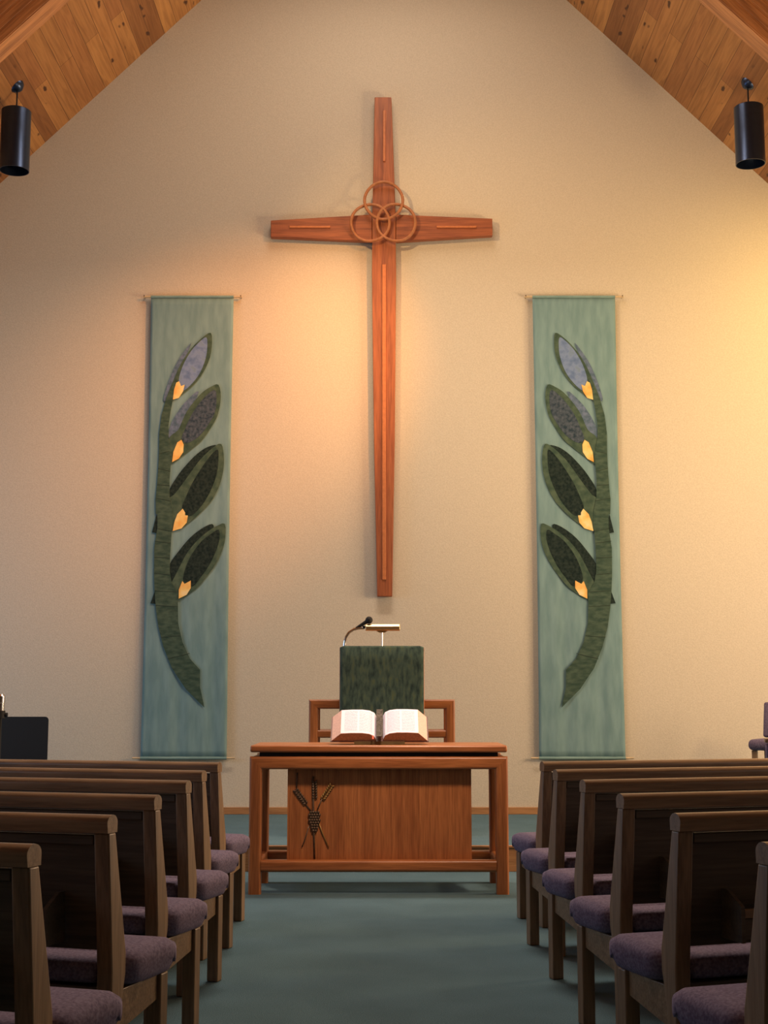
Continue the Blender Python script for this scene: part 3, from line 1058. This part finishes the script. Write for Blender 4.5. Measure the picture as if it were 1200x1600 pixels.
def make_pew(s):
    """s=+1: aisle end at local x=0 and the pew runs to +x; s=-1 the mirror image"""
    t = thing('church_pew', 'tmp', 'pew')
    L = PEW_L

    def X(a, b):
        return (min(s * a, s * b), max(s * a, s * b))
    post = [(-0.362, 0.0), (-0.366, 0.42), (-0.406, 0.812), (-0.364, 0.812), (-0.282, 0.46), (-0.282, 0.40), (-0.308, 0.30), (-0.312, 0.0)]
    for a, b in ((0.0, 0.05), (L - 0.05, L)):
        link('end_post', prism_bm(post, *X(a, b), 'x'), M_oak_z, t, bevel=0.005)
        link('leg', boxes((*X(a, b), -0.05, 0.0, 0.0, 0.357)), M_oak_z, t, bevel=0.005)
        link('side_apron', prism_bm([(-0.305, 0.355), (-0.052, 0.355), (-0.052, 0.28), (-0.305, 0.235)], *X(a + 0.012, b - 0.012), 'x'), M_oak_x, t, bevel=0.002)
    m_ = L / 2
    link('leg', boxes((*X(m_ - .025, m_ + .025), -0.05, 0.0, 0.0, 0.357)), M_oak_z, t, bevel=0.005)
    link('leg', boxes((*X(m_ - .025, m_ + .025), -0.362, -0.312, 0.0, 0.375)), M_oak_z, t, bevel=0.005)
    # rounded cap rail
    pr = [(-0.362, 0.8125), (-0.361, 0.840)]
    for i in range(9):
        a = math.radians(20 + i * 20)
        pr.append((-0.392 + 0.031 * math.cos(a), 0.840 + 0.024 * math.sin(a)))
    pr += [(-0.418, 0.8125)]
    link('top_rail', prism_bm(pr, *X(-0.003, L + 0.003), 'x'), M_oak_x, t, smooth='auto')
    link('rail_shade_strip', boxes((*X(0.052, L - 0.052), -0.402, -0.372, 0.776, 0.8055)), M_oak_shade, t, bevel=0.004)  # dark strip painted in for the shade beneath the cap rail
    link('backrest', prism_bm([(-0.392, 0.778), (-0.372, 0.778), (-0.330, 0.475), (-0.350, 0.475)], *X(0.052, L - 0.052), 'x'), M_oak_shade, t)
    link('seat_board', boxes((*X(0.052, L - 0.052), -0.358, -0.052, 0.357, 0.372)), M_oak_shade, t)
    link('front_apron', boxes((*X(0.052, m_ - .027), -0.035, -0.012, 0.285, 0.356), (*X(m_ + .027, L - 0.052), -0.035, -0.012, 0.285, 0.356)), M_oak_x, t, bevel=0.003)
    link('seat_cushion', cushion_bm(s, L), M_purple, t, smooth=True)
    for a in (0.17, 1.95):
        b = a + 0.85
        rk = link('book_rack', boxes((*X(a, b), -0.470, -0.462, 0.505, 0.565), (*X(a, b), -0.462, -0.360, 0.497, 0.505)), M_oak_shade, t, bevel=0.002)
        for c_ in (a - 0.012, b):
            link('rack_end', prism_bm([(-0.474, 0.497), (-0.360, 0.497), (-0.372, 0.64), (-0.40, 0.64), (-0.474, 0.60)], *X(c_, c_ + 0.012), 'x'), M_oak_shade, rk)
        link('rack_lip', boxes((*X(a, b), -0.474, -0.460, 0.566, 0.592)), M_oak_x, rk, bevel=0.003)
    return t


left = [(-0.757, 7.715), (-0.733, 6.90), (-0.695, 6.115), (-0.680, 5.27), (-0.672, 4.44), (-0.692, 3.64)]
right = [(0.730, 7.80), (0.700, 6.985), (0.712, 6.165), (0.722, 5.33), (0.738, 4.50), (0.768, 3.68)]
ords = ['first', 'second', 'third', 'fourth', 'fifth', 'sixth']
where = ['front one, nearest the communion table', 'second pew back from the communion table', 'third pew back from the communion table',
         'third pew from the camera', 'second pew from the camera', 'nearest one, cut by the picture edge']
for s, rows_, ang, side in ((-1, left, -16.0, 'left'), (1, right, 16.5, 'right')):
    proto = make_pew(s)
    for i, (x, y) in enumerate(rows_):
        o = proto if i == 0 else copy_tree(proto)
        o.location = (x, y, 0)
        o.rotation_euler = (0, 0, math.radians(ang + (0, 0, 0, 0.5, 1.2, 2.0)[i] * s))
        o['label'] = 'mauve-seated oak pew %s of the aisle, %s' % (side, where[i])
        o['group'] = 'pews %s of the aisle' % side

# ------------------------------------------------------------------ music stand and microphone stand, far left
ms = thing('music_stand', 'black music stand with a wide round-cornered desk at the left, behind the pews', 'music stand', (-2.885, 10.9, PH))
ZD0, ZD1 = 0.70 - PH, 1.052 - PH
pts = []
r = 0.028
for cx_, cz2, a0 in ((0.26 - r, ZD1 - r, 0), (-0.26 + r, ZD1 - r, 90), (-0.26 + r, ZD0 + r, 180), (0.26 - r, ZD0 + r, 270)):
    for q in range(6):
        a = math.radians(a0 + 90 * q / 5)
        pts.append((cx_ + r * math.cos(a), cz2 + r * math.sin(a)))
dk = link('desk', prism_bm(pts, -0.012, -0.008), M_blackmat, ms)
link('desk_lip', boxes((-0.25, 0.25, -0.065, -0.012, ZD0, ZD0 + 0.004)), M_blackmat, dk)
link('pole', tube_bm([(0, 0, 0.12), (0, 0, ZD0 + 0.15)], 0.011, 12), M_blackmat, ms, smooth='auto')
for q in range(3):
    a = 2 * PI * q / 3 + 0.5
    link('leg', tube_bm([(0, 0, 0.16), (0.12 * math.cos(a), 0.12 * math.sin(a), 0.10), (0.26 * math.cos(a), 0.26 * math.sin(a), 0.008)], 0.008, 8), M_blackmat, ms, smooth=True)

mk = thing('microphone_stand', 'chrome-topped stand with black clamp at the left edge, beside the music stand', 'stand', (-2.80, 10.15, PH))
link('pole', tube_bm([(0, 0, 0.02), (0, 0, 0.875)], 0.012, 12), M_blackmat, mk, smooth='auto')
link('clamp', tube_bm([(0, 0, 0.875), (0, 0, 0.93)], 0.035, 16), M_blackmat, mk, smooth='auto')
link('clamp_knob', tube_bm([(0.03, 0, 0.90), (0.052, 0, 0.90)], 0.016, 12), M_blackmat, mk, smooth='auto')
link('chrome_tube', tube_bm([(0, 0, 0.93), (0, 0, 0.985)], 0.028, 20), M_chrome, mk, smooth='auto')
link('chrome_cap', tube_bm([(0, 0, 0.987), (0, 0, 1.035), (0, 0, 1.047)], [0.031, 0.031, 0.022], 20), M_chrome, mk, smooth='auto')
bm = bmesh.new()
lathe(bm, [(0.0, 0.0), (0.13, 0.0), (0.13, 0.012), (0.02, 0.03), (0.0, 0.03)], seg=28)
link('base', bm, M_blackmat, mk, smooth='auto')

# ------------------------------------------------------------------ chairs far right
link('choir_riser', boxes((2.6, HALF, 10.4, WALL - 0.02, PH, PH + 0.20)), M_carpet, kind='structure')


def chair(name, label, loc, rz, top=0.90, cap=True):
    t = thing(name, label, 'chair', loc, rz, None)
    # local: seat faces -y
    bm = bmesh.new()
    box(bm, -0.25, 0.25, -0.23, 0.21, 0.40, 0.49)
    o = link('seat', bm, M_purple, t, smooth=True)
    b = o.modifiers.new('bevel', 'BEVEL'); b.width = 0.04; b.segments = 5
    bm = prism_bm([(0.185, 0.50), (0.235, 0.49), (0.30, top), (0.25, top + 0.01)], -0.24, 0.24, 'x')
    o = link('backrest', bm, M_purple, t, smooth=True)
    b = o.modifiers.new('bevel', 'BEVEL'); b.width = 0.02; b.segments = 4
    for sx in (-1, 1):
        link('leg', boxes((sx * 0.205 - .02, sx * 0.205 + .02, -0.20, -0.16, 0.0, 0.40)), M_oak_z, t, bevel=0.004)
        link('leg', prism_bm([(0.16, 0.0), (0.20, 0.0), (0.20, 0.40), (0.16, 0.40)], sx * 0.205 - .02, sx * 0.205 + .02, 'x'), M_oak_z, t, bevel=0.004)
    if cap:
        link('back_cap', boxes((-0.245, 0.245, 0.248, 0.305, 0.911, 0.940)), M_oak_x, t, bevel=0.008)
    return t


chair('choir_chair', 'mauve upholstered chair at the right edge, its seat turned to the room', (3.27, 11.35, PH + 0.20), math.radians(-31), 0.78, False)
chair('choir_chair', 'wood-capped mauve chair back at the right edge, in front of the turned chair', (2.74, 9.25, 0), math.radians(172))
